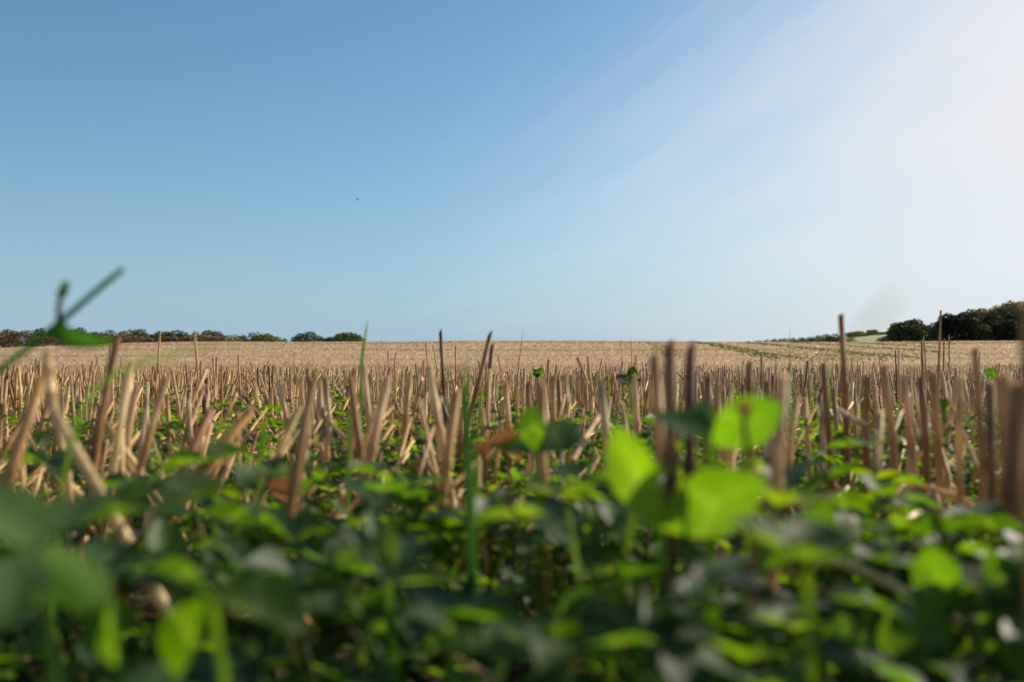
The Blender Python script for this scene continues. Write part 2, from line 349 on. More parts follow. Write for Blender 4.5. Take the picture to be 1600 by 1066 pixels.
def stalk_obj(B, T, r, bend, tint, ns=8, name='stubble_stalk', kink=None):
    if kink is None:
        v, f, _ = stems(B[None] * 0, (T - B)[None], r, ns, bend[None], cut=rng.uniform(.1, .8))
    else:
        v, f, vp = stems(np.stack([B * 0, kink - B]), np.stack([kink - B, T - B]), np.array([r, r * .9]), ns, cut=.3)
    vc = np.tile(np.asarray(tint, float), (len(v), 1))
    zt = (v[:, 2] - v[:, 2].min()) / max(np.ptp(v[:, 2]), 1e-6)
    vc *= (0.72 + 0.33 * np.minimum(1, zt * 1.3))[:, None]            # straw tint gets darker towards the root
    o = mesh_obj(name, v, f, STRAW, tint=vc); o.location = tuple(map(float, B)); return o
def sheath(o, h, r, ax):
    """papery dead leaf sheath peeling off a stalk"""
    z0 = h * rng.uniform(.25, .5); Ls = rng.uniform(.025, .05); a = rng.uniform(0, 6.28); n = 6
    d = np.array([math.cos(a), math.sin(a), 0]); s = np.array([-math.sin(a), math.cos(a), 0]); vs = []
    for i in range(n + 1):
        t = i / n; c = ax * (z0 + Ls * t * .7) + d * (r * 1.1 + .012 * t * t) - np.array([0, 0, .016 * t ** 3])
        wd = .0036 * (1 - .7 * t); vs += [c - s * wd + d * .001, c + d * .0004, c + s * wd + d * .001]
    f = gridf(n + 1, 3); mesh_obj('dead_sheath', np.array(vs), f, STRAW, parent=o, tint=np.array((.62, .50, .36)) * rng.uniform(.7, 1.1))
n_ind = 0
hero_xy = []
for row in H:
    tx, ty, bx, by, d, rmm, ci, lab = row[:8]
    T = P(tx, ty, d); K = P(bx, by, d)
    kink = None
    if len(row) > 8: kink = K; K = P(*row[9], d * .98); base_from = kink
    else: base_from = T
    dr = K - base_from
    if abs(by - ty) < 30: B = K; B[1] += .12
    else:
        sgn = rng.uniform(-.06, .08)
        t = (base_from[2] + .004) / max(-dr[2], 1e-4); t = min(t, .30 / np.linalg.norm(dr)); B = base_from + dr * t
        for _ in range(2): B[2] = ground_z(B[0], B[1]) - .004
    tint = PAL[ci] * rng.uniform(.95, 1.08)
    o = stalk_obj(B, T, rmm * .001, rng.normal(0, .0015, 3), tint, kink=kink)
    tag(o, lab, 'stubble stalk', 'cut stubble stalks close to the camera'); hero_xy.append((B[0], B[1], T[0], T[1])); n_ind += 1
    if rng.random() < .3 and kink is None: sheath(o, np.linalg.norm(T - B), rmm * .001, norm(T - B))
# -- drilled rows; the largest-looking ones are objects of their own
x, y = sample_stubble(.46, 3.2, 700)
keep = np.ones(len(x), bool)
px = 800 + F * x / np.maximum(y, .1)
keep &= ~((y < .62) & (px > 560) & (px < 1180) & (rng.random(len(x)) < .75))          # the clover patch at the middle
keep &= ~((y < 1.0) & (rng.random(len(x)) < .25))
keep &= rng.random(len(x)) < np.where((px > 380) & (px < 1250), .88, 1.0) * (0.72 + .28 * (y > 1.2))
x, y = x[keep], y[keep]; B, T, r, bend = stalk_shape(x, y)
rightish = sstep(.0, .35, x / y)
tn = straw_tint(len(x)); tn *= (1 - .08 * rightish)[:, None]
ppx = 800 + F * T[:, 0] / T[:, 1]
inv = (ppx > -30) & (ppx < 1630)
score = np.where(inv, r / y ** 2, 0); order = np.argsort(-score); ind = order[:300 - n_ind - 1]; rest = np.setdiff1d(np.arange(len(x)), ind)
def where(pxv):
    for lim, s in ((140, 'below the brown hedge'), (300, 'in the left leaning fan'), (440, 'just right of the leaning fan'),
                   (560, 'around the thick brown stalk'), (700, 'around the palest cream stalk'), (840, 'by the two crossing dark stalks'),
                   (980, 'above left of the V shaped leaf'), (1140, 'behind the orange-topped pair'),
                   (1290, 'behind the bright round leaf'), (1420, 'around the tallest brown stalk'), (1530, 'in the dense row below the dark trees'), (9999, 'by the right edge pair')):
        if pxv < lim: return s
seen_lab = {}
for i in ind:
    o = stalk_obj(B[i], T[i], r[i], bend[i], tn[i], 7)
    dx = (T[i, 0] - B[i, 0]) / (T[i, 2] - B[i, 2]); ln = 'upright' if abs(dx) < .12 else ('right-leaning' if dx > 0 else 'left-leaning')
    lum = tn[i].sum(); cl = 'pale' if lum > 1.2 else ('tan' if lum > .95 else 'brown')
    hh = T[i, 2] - B[i, 2]; hs = 'short' if hh < .1 else ('tall' if hh > .122 else 'mid-height')
    lab = f'{hs} {ln} {cl} stalk {where(ppx[i])}'.replace('mid-height ', '')
    tag(o, lab, 'stubble stalk', 'cut stubble stalks close to the camera'); seen_lab.setdefault(lab, []).append(i)
    if rng.random() < .22: sheath(o, hh, r[i], norm(T[i] - B[i]))
def merge(parts):
    Vs, Fs, Ts, off = [], [], [], 0
    for v, f, t in parts: Vs.append(v); Fs.append(f + off); Ts.append(t); off += len(v)
    return np.concatenate(Vs), np.concatenate(Fs), np.concatenate(Ts)
parts = []
v, f, vp = stems(B[rest], T[rest], r[rest], 6, bend[rest]); parts.append((v, f, np.repeat(tn[rest], vp, 0)))
for (a, b, dens, ns, rings, wf) in ((3.2, 8, 380, 4, (0, .5, 1), 1.05), (8, 20, 110, 4, (0, 1), 1.6)):
    x, y = sample_stubble(a, b, dens, .60); Bq, Tq, rq, bq = stalk_shape(x, y)
    v, f, vp = stems(Bq, Tq, rq * wf, ns, bq * 0, rings=rings); parts.append((v, f, np.repeat(straw_tint(len(x)), vp, 0)))
n = 130000; y = rng.uniform(20, 176, n); x = rng.uniform(-.62, .62, n) * y
band = np.sin(y * .9 + .03 * x * 1.0 + 2 * np.sin(x * .02)) * .5 + .5
zb = ground_z(x, y); hgt = rng.uniform(.07, .14, n) * (.75 + .4 * band); wd = .0009 * y * rng.uniform(.6, 1.3, n)
Bq = np.stack([x, y, zb], -1); v = np.stack([Bq + np.stack([-wd, 0 * y, 0 * y], -1), Bq + np.stack([wd, 0 * y, 0 * y], -1),
    Bq + np.stack([wd * .7, wd * rng.normal(0, 1, n), hgt], -1), Bq + np.stack([-wd * .7, wd * rng.normal(0, 1, n), hgt], -1)], 1).reshape(-1, 3)
def weedmask(x, y):
    s = np.sin((x - .12 * y) * .9 + 1.2 * np.sin(y * .05)) ; m = sstep(.15, .8, s) * sstep(.10, .20, x / y) * (1 - sstep(.42, .46, x / y)) * sstep(45, 60, y) * (1 - sstep(140, 160, y))
    m2 = np.exp(-((x / y - .31) / .07) ** 2) * sstep(28, 40, y) * (1 - sstep(60, 90, y)) * .5
    return np.clip(m + m2, 0, 1)
trk = sum(np.exp(-((y - c_ - .06 * x - 2.5 * np.sin(x * .07 + c_)) / (.022 * c_)) ** 2) for c_ in (44, 63, 90, 121))
tt = (straw_tint(n) * .25 + np.array((.76, .61, .44)) * .76) * (.93 + .12 * band)[:, None] * (1 - .38 * np.clip(trk, 0, 1))[:, None]; gm = rng.random(n) < weedmask(x, y) * .75
tt[gm] = np.array((.16, .22, .05)) * rng.uniform(.6, 1.3, (gm.sum(), 1))
parts.append((v, np.arange(4 * n).reshape(-1, 4), np.repeat(tt, 4, 0)))
v, f, t = merge(parts)
tag(mesh_obj('stubble', v, f, STRAW, tint=t, smooth=False), 'dense pale stubble rows stretching back to the brow of the field', 'stubble', kind='stuff')
# -- broken straws propped against the standing ones
n = 2700; y = rng.uniform(.5, 2.4, n) ** 1.0; x = rng.uniform(-.62, .62, n) * y; x[x > 0] *= np.where(rng.random((x > 0).sum()) < .45, -1, 1); a = rng.uniform(0, 6.28, n); e = np.abs(rng.normal(.6, .35, n)); Ls = rng.uniform(.03, .10, n)
B = np.stack([x, y, ground_z(x, y) + rng.uniform(0, .03, n)], -1); T = B + np.stack([np.cos(a) * np.cos(e), np.sin(a) * np.cos(e), np.sin(e)], -1) * Ls[:, None]
T[:, 2] = np.minimum(T[:, 2], B[:, 2] + .085)
v, f, vp = stems(B, T, rng.uniform(.0008, .0020, n), 5, rng.normal(0, .004, (n, 3)), rings=(0, .4, .45, 1)); tt = np.repeat(straw_tint(n) * 1.02, vp, 0)
tag(mesh_obj('broken_straw', v, f, STRAW, tint=tt, smooth=False), 'broken straws leaning and tangled between the standing stalks', 'straw', kind='stuff')
# -- loose chopped straw on the soil
n = 15000; y = np.sqrt(rng.uniform(.3 ** 2, 4.5 ** 2, n)); x = rng.uniform(-.65, .65, n) * (y + .5); z0 = ground_z(x, y) + rng.uniform(.002, .045, n)
a = rng.uniform(0, 6.28, n); Ls = rng.uniform(.012, .06, n); e = rng.normal(0, .2, n)
B = np.stack([x, y, z0], -1); T = B + np.stack([np.cos(a) * np.cos(e), np.sin(a) * np.cos(e), np.abs(np.sin(e))], -1) * Ls[:, None]
v, f, vp = stems(B, T, rng.uniform(.0008, .0022, n), 5, rings=(0, 1)); tt = np.repeat(straw_tint(n) * 1.05, vp, 0)
tag(mesh_obj('straw_litter', v, f, STRAW, tint=tt, smooth=False), 'chopped straw pieces scattered on the soil', 'straw', kind='stuff')
# ---------------------------------------------------------------- clover and weeds
def leaflet(Bp, Tp, width, nrm, nu=7, nv=4, fold=.12, curl=.12, sh=1.0):
    Bp = np.asarray(Bp, float); Tp = np.asarray(Tp, float); Ld = Tp - Bp; ln = np.linalg.norm(Ld); ax = Ld / ln
    sd_ = norm(np.cross(ax, nrm)); up = np.cross(sd_, ax); vs = []
    for i in range(nu + 1):
        t = i / nu; wv = width / 2 * (math.sin(math.pi * min(.999, .02 + .965 * t ** (1.12 * sh))) ** .80)
        tl = t * (1 - .02)
        for j in range(nv + 1):
            q = j / nv * 2 - 1
            notch = -.03 * ln * (1 - abs(q)) * (t > .97)
            c = Bp + ax * (ln * tl + notch) + sd_ * q * wv + up * (abs(q) ** 1.4 * wv * fold * 1.6 - curl * ln * t * t + curl * ln * .5 * t)
            c = c + up * (.02 * width * math.sin(9 * t + 3 * q))
            vs.append(c)
    return np.array(vs), gridf(nu + 1, nv + 1)
def leafuv(nu, nv, k=1):
    t, q = np.meshgrid(np.linspace(0, 1, nu + 1), np.abs(np.linspace(-1, 1, nv + 1)), indexing='ij'); return np.tile(np.stack([t.ravel(), q.ravel()], -1), (k, 1))
def tube(path, r0, r1, ns=6):
    path = np.asarray(path, float); K = len(path); vs = []
    for i in range(K):
        tg = norm((path[min(i + 1, K - 1)] - path[max(i - 1, 0)])[None])[0]; ref = np.array([1., 0, 0]) if abs(tg[2]) > .8 else np.array([0, 0, 1.])
        s = norm(np.cross(tg, ref)[None])[0]; q = np.cross(tg, s); rr = r0 + (r1 - r0) * i / (K - 1)
        for j in range(ns): vs.append(path[i] + rr * (math.cos(j * 6.2832 / ns) * s + math.sin(j * 6.2832 / ns) * q))
    f = []
    for i in range(K - 1):
        for j in range(ns): a_ = i * ns + j; b_ = i * ns + (j + 1) % ns; f.append((a_, b_, b_ + ns, a_ + ns))
    return np.array(vs), np.array(f)
GREENS = [(.040, .078, .013), (.031, .068, .018), (.052, .090, .012), (.043, .083, .016), (.032, .062, .024)]
def bez(a, b, c, n=7):
    t = np.linspace(0, 1, n)[:, None]; return (1 - t) ** 2 * a + 2 * t * (1 - t) * b + t * t * c
def trifoliate(hub, r, tilt_dir, tilt, spin, nu=7, nv=4, aspect=.78):
    """three leaflets about a hub, blade plane tilted"""
    n = np.array([math.cos(tilt_dir) * math.sin(tilt), math.sin(tilt_dir) * math.sin(tilt), math.cos(tilt)])
    e1 = norm(np.cross(n, [0.3, 1, 0.1])[None])[0]; e2 = np.cross(n, e1); out = []
    for k in range(3):
        a_ = spin + k * 2.094 + rng.normal(0, .15); d_ = math.cos(a_) * e1 + math.sin(a_) * e2 + n * rng.uniform(-.15, .45); d_ /= np.linalg.norm(d_)
        rr = r * rng.uniform(.85, 1.1); out.append(leaflet(hub, hub + d_ * rr, rr * aspect * rng.uniform(.9, 1.1), n, nu, nv, rng.uniform(.05, .45), rng.uniform(-.05, .3)) + (0,))
    o = []; off = 0; Vs = []; Fs = []
    for v, f, _ in out: Vs.append(v); Fs.append(f + off); off += len(v)
    return np.concatenate(Vs), np.concatenate(Fs)
rng = np.random.default_rng(5); variants = []
for k in range(12):
    h = rng.uniform(.035, .072); outr = rng.uniform(.008, .035); hub = np.array([outr, 0, h])
    v, f = trifoliate(hub, rng.uniform(.011, .018), rng.uniform(0, 6.28), abs(rng.normal(0, .45)), rng.uniform(0, 6.28), 5, 4)
    g = np.array(GREENS[k % 5]) * rng.uniform(.85, 1.2)
    lo = mesh_obj('leaf', v, f, LEAF, tint=g, uv=leafuv(5, 4, 3))
    sv, sf = tube(bez(np.zeros(3), np.array([outr * .2, .003, h * .6]), hub), .0009, .0006, 5)
    po = mesh_obj('leaf_stalk', sv, sf, LEAF, tint=np.array((.10, .15, .04)) if k % 3 else np.array((.07, .075, .028)))
    variants.append((lo.data, po.data)); bpy.data.objects.remove(lo); bpy.data.objects.remove(po)
def clover(x, y, label, sc=1.0, nl=None, hmul=1.0, used=[0]):
    root = empty('clover_plant', (x, y, float(ground_z(x, y)))); tag(root, label, 'clover', 'clover plants growing through the stubble')
    nl = nl or rng.integers(5, 9); a0 = rng.uniform(0, 6.28)
    for k in range(nl):
        lm, pm = variants[rng.integers(len(variants))]; a_ = a0 + k * 2.4
        l_ = bpy.data.objects.new('leaf', lm); col.objects.link(l_); l_.parent = root; l_.rotation_euler = (rng.normal(0, .12), rng.normal(0, .12), a_)
        s = sc * rng.uniform(.7, 1.15); l_.scale = (s, s, s * hmul)
        if y > 1.0: continue
        p_ = bpy.data.objects.new('leaf_stalk', pm); col.objects.link(p_); p_.parent = l_
    return root
def lwhere(pxv, yv):
    band = ''
    for lim, s in ((130, 'at the far left'), (260, 'under the left fan of stalks'), (420, 'left of the thick brown stalk'), (560, 'around the thick brown stalk'), (700, 'left of centre'), (840, 'at centre'),
                   (980, 'left of the V shaped leaf'), (1130, 'under the V shaped leaf'), (1280, 'beside the longest stalk'), (1430, 'under the tallest stalk'), (9999, 'at the right edge')):
        if pxv < lim: return s
rng = np.random.default_rng(21); cnt = 0; pts = []
for (y0, y1, dens) in ((.22, .45, 690), (.45, 1.0, 285), (1.0, 1.75, 72)):
    area = .58 * (y1 ** 2 - y0 ** 2) + .1 * (y1 - y0); n = int(area * dens)
    yy = np.sqrt(rng.uniform(y0 ** 2, y1 ** 2, n)); xx = rng.uniform(-1, 1, n) * (.56 * yy + .04)
    for a_, b_ in zip(xx, yy): pts.append((a_, b_))
for a_, b_ in pts:
    q = 800 + F * a_ / b_
    if q < 460 and .5 < b_ < 1.0 and rng.random() < .55: continue
    if q > 1250 and .55 < b_ < 1.0 and rng.random() < .4: continue
    if b_ > 1.0 and q < 300 and rng.random() < .4: continue
    sc = rng.uniform(.75, 1.1); hm = 1.0; big = 1.15 if b_ < .5 else (.82 if b_ < 1.0 else .8); cap = max(.03, CAMH - ((150 if q < 520 or q > 1180 else 118) / F) * b_)
    size = 'large-leaved' if sc > 1.0 else ('small-leaved' if sc < .84 else 'mid-sized')
    nl = int(rng.integers(4, 10)); full = 'sparse' if nl < 6 else 'bushy'
    clover(a_, b_, f"{'near blurred' if b_ < .42 else ('fairly near' if b_ < .75 else ('stubble-edge' if b_ < 1.15 else 'stubble-shaded'))} {size} {full} clover plant {lwhere(q, b_)}", sc * big, nl, min(1.0, cap / (.074 * sc * big))); cnt += 1
# low carpet of clover and seedlings, and green further back
def leaf_carpet(n, yf, smin, smax, hmin, hmax, half=.62):
    y = yf(n); x = rng.uniform(-1, 1, n) * (half * y + .28); parts = []
    base = []
    for k in range(8):
        v, f = trifoliate(np.zeros(3), 1, rng.uniform(0, 6.28), abs(rng.normal(0, .5)), rng.uniform(0, 6.28), 3, 2); base.append((v, f))
    kk = rng.integers(0, 8, n); s = rng.uniform(smin, smax, n); a = rng.uniform(0, 6.28, n); h = rng.uniform(hmin, hmax, n); g = np.array(GREENS)[rng.integers(0, 5, n)] * rng.uniform(.7, 1.3, (n, 1))
    zb = ground_z(x, y)
    for k in range(8):
        m = kk == k; v, f = base[k]; c, s_ = np.cos(a[m])[:, None], np.sin(a[m])[:, None]
        X = (v[None, :, 0] * c - v[None, :, 1] * s_) * s[m][:, None] + x[m][:, None]; Y = (v[None, :, 0] * s_ + v[None, :, 1] * c) * s[m][:, None] + y[m][:, None]
        Z = v[None, :, 2] * s[m][:, None] + (zb + h)[m][:, None]
        parts.append((np.stack([X, Y, Z], -1).reshape(-1, 3), (f[None] + (np.arange(m.sum()) * len(v))[:, None, None]).reshape(-1, 4), np.repeat(g[m], len(v), 0)))
    return merge(parts)
near = leaf_carpet(34000, lambda n: np.sqrt(rng.uniform(.16 ** 2, 1.9 ** 2, n)), .003, .010, .002, .045)
mid = leaf_carpet(18000, lambda n: .75 + rng.random(n) ** 1.3 * 7, .006, .014, .03, .084)
v, f, t = merge([near, mid])
tag(mesh_obj('ground_cover', v, f, LEAF, tint=t), 'low clover and seedling leaves carpeting the soil between the rows', 'ground cover', kind='stuff')
# -- foreground clover leaves that stand out: hub px, d, leaflets (tip px, tip py, tip depth offset, width px, facing), plant label
BR = (-.5, -.86, 0)       # blade facing away from the sun, so that light comes through it
def hero_clover(hub, d, lf, label, tint=GREENS[0], stem_to=None, fold=.12, curl=.10):
    hp = P(hub[0], hub[1], d); gx_ = P(stem_to[0], stem_to[1], d)[0] if stem_to else hp[0]; gp = np.array([gx_, hp[1] + .02, 0]); gp[2] = ground_z(gp[0], gp[1])
    root = empty('clover_plant', gp); tag(root, label, 'clover', 'clover plants growing through the stubble')
    for (tx, ty, dd, wpx, nrm) in lf:
        if nrm is BR: dd = -.58 * (tx - hub[0]) / F * d
        tp = P(tx, ty, d + dd); v, f = leaflet(hp, tp, wpx / F * d, np.array(nrm, float), 12, 8, fold, curl)
        mesh_obj('leaf', v - gp, f, LEAF, parent=root, uv=leafuv(12, 8), tint=np.array(tint) * rng.uniform(.54, .70))
    v, f = tube(bez(gp, gp * .4 + hp * .6 + np.array([.003, 0, 0]), hp, 9), .0012, .0009, 8)
    mesh_obj('stem', v - gp, f, LEAF, parent=root, tint=np.array((.08, .14, .04))); return root
G = GREENS
hero_clover((1032, 822), .25, [(955, 664, .006, 84, BR), (1198, 750, .004, 100, BR), (925, 770, .03, 100, (-.1, .5, .9))],
    'large clover with the big V shaped bright green leaf in the right foreground', (.07, .15, .015), (1025, 980))
hero_clover((1112, 690), .27, [(1222, 632, .0, 80, BR), (1028, 636, .02, 84, (.1, -.6, .8)), (1090, 618, .03, 44, (-.3, -.8, .4))],
    'clover with a bright round leaf and a dark leaf above the V shaped leaf', (.075, .16, .015), (1110, 900))
hero_clover((835, 705), .36, [(830, 630, .0, 48, BR), (910, 664, .01, 62, (-.3, -.8, .4)), (770, 690, .02, 50, (-.2, -.5, .9))],
    'clover with an upright bright round leaf beside the tall straight centre stalk', (.085, .17, .015), (840, 840))
hero_clover((55, 858), .17, [(-30, 752, .01, 118, (.25, -.45, .85)), (175, 760, .015, 125, (-.1, -.2, .97)), (-10, 985, -.012, 110, (.2, -.75, .6)), (170, 950, .02, 85, (-.8, .1, .5))],
    'very large blurred dull green clover leaves filling the lower left corner', (.19, .30, .12), (60, 1060), .15)
hero_clover((330, 930), .20, [(262, 1060, -.005, 84, BR), (225, 885, .012, 60, (-.3, -.6, .6)), (480, 985, .0, 120, (-.1, -.35, .93))],
    'clover with a curved yellow green leaf right of the lower left leaves', (.08, .15, .012), (340, 1060), .4)
hero_clover((165, 900), .19, [(175, 1050, -.005, 70, BR), (110, 960, .0, 60, (-.4, -.7, .4))],
    'clover with a backlit leaf hanging down at the lower left', (.07, .14, .03), (160, 1060), .35)
hero_clover((605, 912), .24, [(578, 795, .01, 58, (.5, -.7, .5)), (533, 815, .0, 46, (.6, -.5, .6)), (712, 905, .0, 52, (-.05, -.25, .95)), (650, 830, .03, 50, (-.2, .0, .95))],
    'clover with folded grey green leaves in the lower middle', (.085, .15, .06), (610, 1060), .4)
hero_clover((700, 980), .21, [(632, 945, .0, 34, (.1, -.3, .9)), (672, 1020, .0, 38, (.5, -.6, .5))],
    'small clover with one pale glossy leaf in the dark lower middle', (.06, .12, .05), (700, 1066))
hero_clover((995, 990), .22, [(930, 945, .0, 44, (.2, -.3, .9)), (1010, 900, .02, 30, (.7, -.3, .3)), (1040, 1050, 0, 50, (-.1, -.3, .9))],
    'clover with a whitish shining leaf below the V shaped leaf', (.07, .12, .06), (990, 1066))
hero_clover((1095, 905), .23, [(1200, 905, .0, 50, (0, -.35, .9)), (1065, 838, .01, 44, (.3, -.4, .8)), (1060, 925, -.01, 46, (.2, -.4, .8)), (1180, 860, .02, 60, (-.1, -.1, .95))],
    'clover with greyish sky-reflecting leaves right below the V shaped leaf', (.045, .09, .05), (1100, 1060))
hero_clover((1250, 870), .30, [(1300, 790, .0, 56, BR), (1168, 815, .0, 50, (-.4, -.88, .1)), (1345, 800, .02, 70, (-.3, -.8, .5))],
    'clover with two bright yellow green leaves right of the very long stalk', (.085, .165, .015), (1250, 1000))
hero_clover((1480, 960), .26, [(1450, 850, .0, 74, BR), (1565, 890, .01, 90, (-.4, -.8, .4)), (1370, 1010, .0, 96, (-.4, -.7, .5))],
    'clover with rounded bright leaves low at the right', (.075, .155, .015), (1480, 1066))
hero_clover((1350, 960), .27, [(1350, 875, .0, 60, (.7, -.2, .6)), (1270, 935, .0, 46, (.1, -.5, .8)), (1290, 1010, 0, 56, (.2, -.7, .6))],
    'clover with an upright grey green leaf by the fallen straw', (.05, .11, .05), (1350, 1066))
hero_clover((1600, 940), .26, [(1540, 860, .0, 56, BR), (1625, 880, .0, 80, (-.4, -.8, .4)), (1535, 1000, 0, 70, (-.4, -.7, .5))],
    'clover with bright leaves cut by the right edge', (.08, .16, .015), (1600, 1066))
hero_clover((985, 600), 1.0, [(962, 588, .0, 22, (.3, -.6, .5)), (990, 572, .0, 20, (.2, -.8, .4)), (1002, 592, 0, 16, (-.3, -.4, .7))],
    'small dark green leafy sprig standing at stubble height near the centre right', (.04, .10, .03), (985, 640))
hero_clover((840, 590), 1.6, [(832, 576, .0, 14, (.3, -.6, .5)), (848, 574, .0, 13, (-.2, -.8, .4)), (842, 582, 0, 10, (-.3, -.4, .7))],
    'tiny dark green sprig at the top of the stubble at centre', (.04, .10, .03), (840, 620))
hero_clover((1545, 590), 1.0, [(1533, 577, .0, 18, (.3, -.6, .5)), (1556, 575, .0, 18, (-.2, -.8, .4))],
    'bright green pair of leaves showing above the right stubble', (.07, .17, .03), (1545, 640))
hero_clover((1478, 640), .8, [(1470, 622, .0, 24, (.3, -.9, .3)), (1492, 625, .0, 22, (-.2, -.8, .4))],
    'bright oval leaves hung between stalks of the dense right row', (.08, .17, .015), (1478, 700))
# -- withered leaves
def withered(px_, py_, d, wpx, label):
    c = P(px_, py_, d); s = wpx / F * d; nrm = np.array([.3, -.7, .5]); v, f = leaflet(c - [s * .6, 0, -s * .15], c + [s * .6, 0, -s * .2], s * .9, nrm, 8, 6, .7, .5)
    g = np.array([c[0], c[1] + .01, float(ground_z(c[0], c[1]))]); root = empty('withered_leaf', g); tag(root, label, 'dead leaf')
    mesh_obj('blade', v - g, f, STRAW, parent=root, tint=(.42, .17, .06)); v, f = tube(bez(g, g * .5 + c * .5 + [.006, 0, 0], c), .0011, .0008); mesh_obj('stem', v - g, f, STRAW, parent=root, tint=(.3, .14, .07))
withered(1162, 642, .255, 26, 'small withered orange leaf in front of the bright round clover leaf')
withered(790, 702, .38, 52, 'curled rusty brown withered leaf left of the tall straight centre stalk')
withered(755, 706, .40, 26, 'small rusty dead leaf tip left of the curled rusty brown leaf')
withered(440, 770, .42, 40, 'curled brown dead leaf at the foot of the golden leaning stalk')
# ---------------------------------------------------------------- grass blades
def blade(pts, wpx, label, tint=(.06, .13, .03), name='grass_blade', cat='grass blade', taper=True, round_=False):
    """pts: (px, py, d) from foot to tip"""
    Q = np.array([P(*p) for p in pts]); t = np.linspace(0, 1, len(Q)); tt_ = np.linspace(0, 1, 22); C_ = np.stack([np.interp(tt_, t, Q[:, k]) for k in range(3)], -1)
    for _ in range(3): C_[1:-1] = (C_[:-2] + 2 * C_[1:-1] + C_[2:]) / 4
    w_ = wpx / F * np.mean([p[2] for p in pts]); g = C_[0].copy(); tg = norm(np.gradient(C_, axis=0)); s = norm(np.cross(tg, np.array([.15, -1, .2])))
    up = np.cross(s, tg); pr = (1 - tt_ ** 2.5) * .9 + .1 if taper is True else .1 + .9 * np.sin(np.pi * np.clip((tt_ - .56) / .44, 0, 1)) ** .7
    if round_: v, f = tube(C_, w_ / 2, w_ / 2.6, 8)
    else:
        k = np.stack([C_ - s * (w_ / 2 * pr)[:, None] + up * (w_ * .15 * pr)[:, None], C_, C_ + s * (w_ / 2 * pr)[:, None] + up * (w_ * .15 * pr)[:, None]], 1); v = k.reshape(-1, 3); f = gridf(22, 3)
    tv = np.array(tint)[None] * (1 + (np.array([3.2, 1.8, 1.3]) - 1)[None] * (np.repeat(tt_, len(v) // 22)[:, None] ** 6) * (name == 'grass_blade'))
    o = mesh_obj(name, v - g, f, GRASS if name != 'leaf' else LEAF, tint=tv); o.location = tuple(map(float, g))
    if label: tag(o, label, cat, 'grasses growing through the stubble')
    return o
def root_pt(px_, d): # pixel row of the ground under a point
    for py_ in range(560, 4000, 4):
        q = P(px_, py_, d)
        if q[2] <= float(ground_z(q[0], q[1])): return (px_, py_, d)
# the weed crossing the horizon at the left: a long green stem, a second stem with a bud, a drooping leaf
w0 = (-150, 700, .325)
root = empty("weed", P(-430, 1172, .34))
tag(root, 'blurred green weed crossing the horizon at the left with a bud and a drooping leaf', 'weed')
def sub(parent, nm, pts, wpx, tint, rnd=True, par=None):
    o = blade(pts, wpx, None, tint, nm, round_=rnd); o.parent = parent; o.location = o.location - parent.location; return o
sub(root, 'stem', [(-430, 1175, .34), (-330, 860, .335), (-120, 668, .325), (0, 578, .32), (95, 503, .32), (150, 455, .32), (192, 420, .32)], 12, (.05, .22, .03))
sub(root, 'flower_stem', [(92, 508, .32), (92, 480, .32), (97, 452, .32)], 10, (.06, .12, .04))
bud = sub(root, 'bud', [(95, 462, .32), (101, 450, .32), (103, 440, .32)], 17, (.05, .12, .02))
sub(root, 'leaf', [(88, 512, .32), (105, 528, .317), (140, 536, .315), (182, 535, .315)], 30, (.035, .10, .012), False)
def gb(top, d, wpx, lab, tint=(.07, .14, .035), lean=0, mid=None):
    pr = root_pt(top[0] + lean, d); pts = [pr] + ([(mid[0], mid[1], d)] if mid else []) + [(top[0], top[1], d)]
    blade(pts, wpx, lab, tint)
gb((575, 498), .8, 6, 'thin pale green grass blade rising above the horizon left of centre', (.06, .1, .04), -14, (565, 560))
gb((817, 514), 1.3, 2.6, 'fine dark grass tip leaning right above the horizon at centre', (.05, .07, .04), -26)
gb((970, 527), 1.5, 2.4, 'fine dark grass spike, left one of the pair right of centre', (.05, .07, .03), 8)
gb((986, 525), 1.5, 2.6, 'fine dark grass spike, right one of the pair right of centre', (.04, .06, .03), 4)
gb((1234, 513), 1.1, 4.5, 'upright green grass spike crossing the horizon right of centre', (.06, .14, .04), 0)
gb((1190, 550), 1.3, 4, 'short dark green grass tip standing below the distant treeline', (.04, .09, .03), -4)
gb((726, 560), .33, 19, 'wide blurred green grass blade standing upright left of centre', (.035, .09, .03), 22, (730, 690))
gb((752, 590), .42, 9, 'narrower green blade just right of the wide blurred one', (.05, .1, .03), -20)
gb((418, 632), .42, 10, 'bright green grass blade standing left of the golden stalk', (.05, .11, .025), -18, (408, 700))
gb((553, 620), .55, 8, 'pale curved grass blade right of the thick brown stalk', (.08, .12, .06), -12, (545, 680))
gb((1302, 540), 1.0, 5, 'teal green blade leaning beside the tallest brown stalk', (.04, .1, .06), -14)
gb((852, 552), 1.2, 2.6, 'short straw coloured grass tip slanting right at centre', (.3, .27, .16), -30)
gb((1352, 600), .5, 9, 'olive blurred grass blade right of the tallest brown stalk', (.06, .08, .025), -40)
gb((950, 575), 1.2, 5, 'slim green grass blade in the centre right stubble', (.07, .13, .03), 6)
# smear-like very near grass tip over the right sky, and the pale blade over the left field
blade([(1190, 2650, .105), (1225, 1300, .105), (1275, 680, .105), (1335, 528, .10), (1375, 490, .10), (1416, 444, .10)], 8, 'very close blurred grey grass tip bending over the right horizon', (.16, .17, .15), taper='tip')
blade([(70, 1190, .33), (92, 760, .32), (135, 610, .31), (215, 566, .30), (290, 549, .29), (356, 537, .29)], 8, 'very close blurred green blade slanting over the left field', (.07, .12, .035))
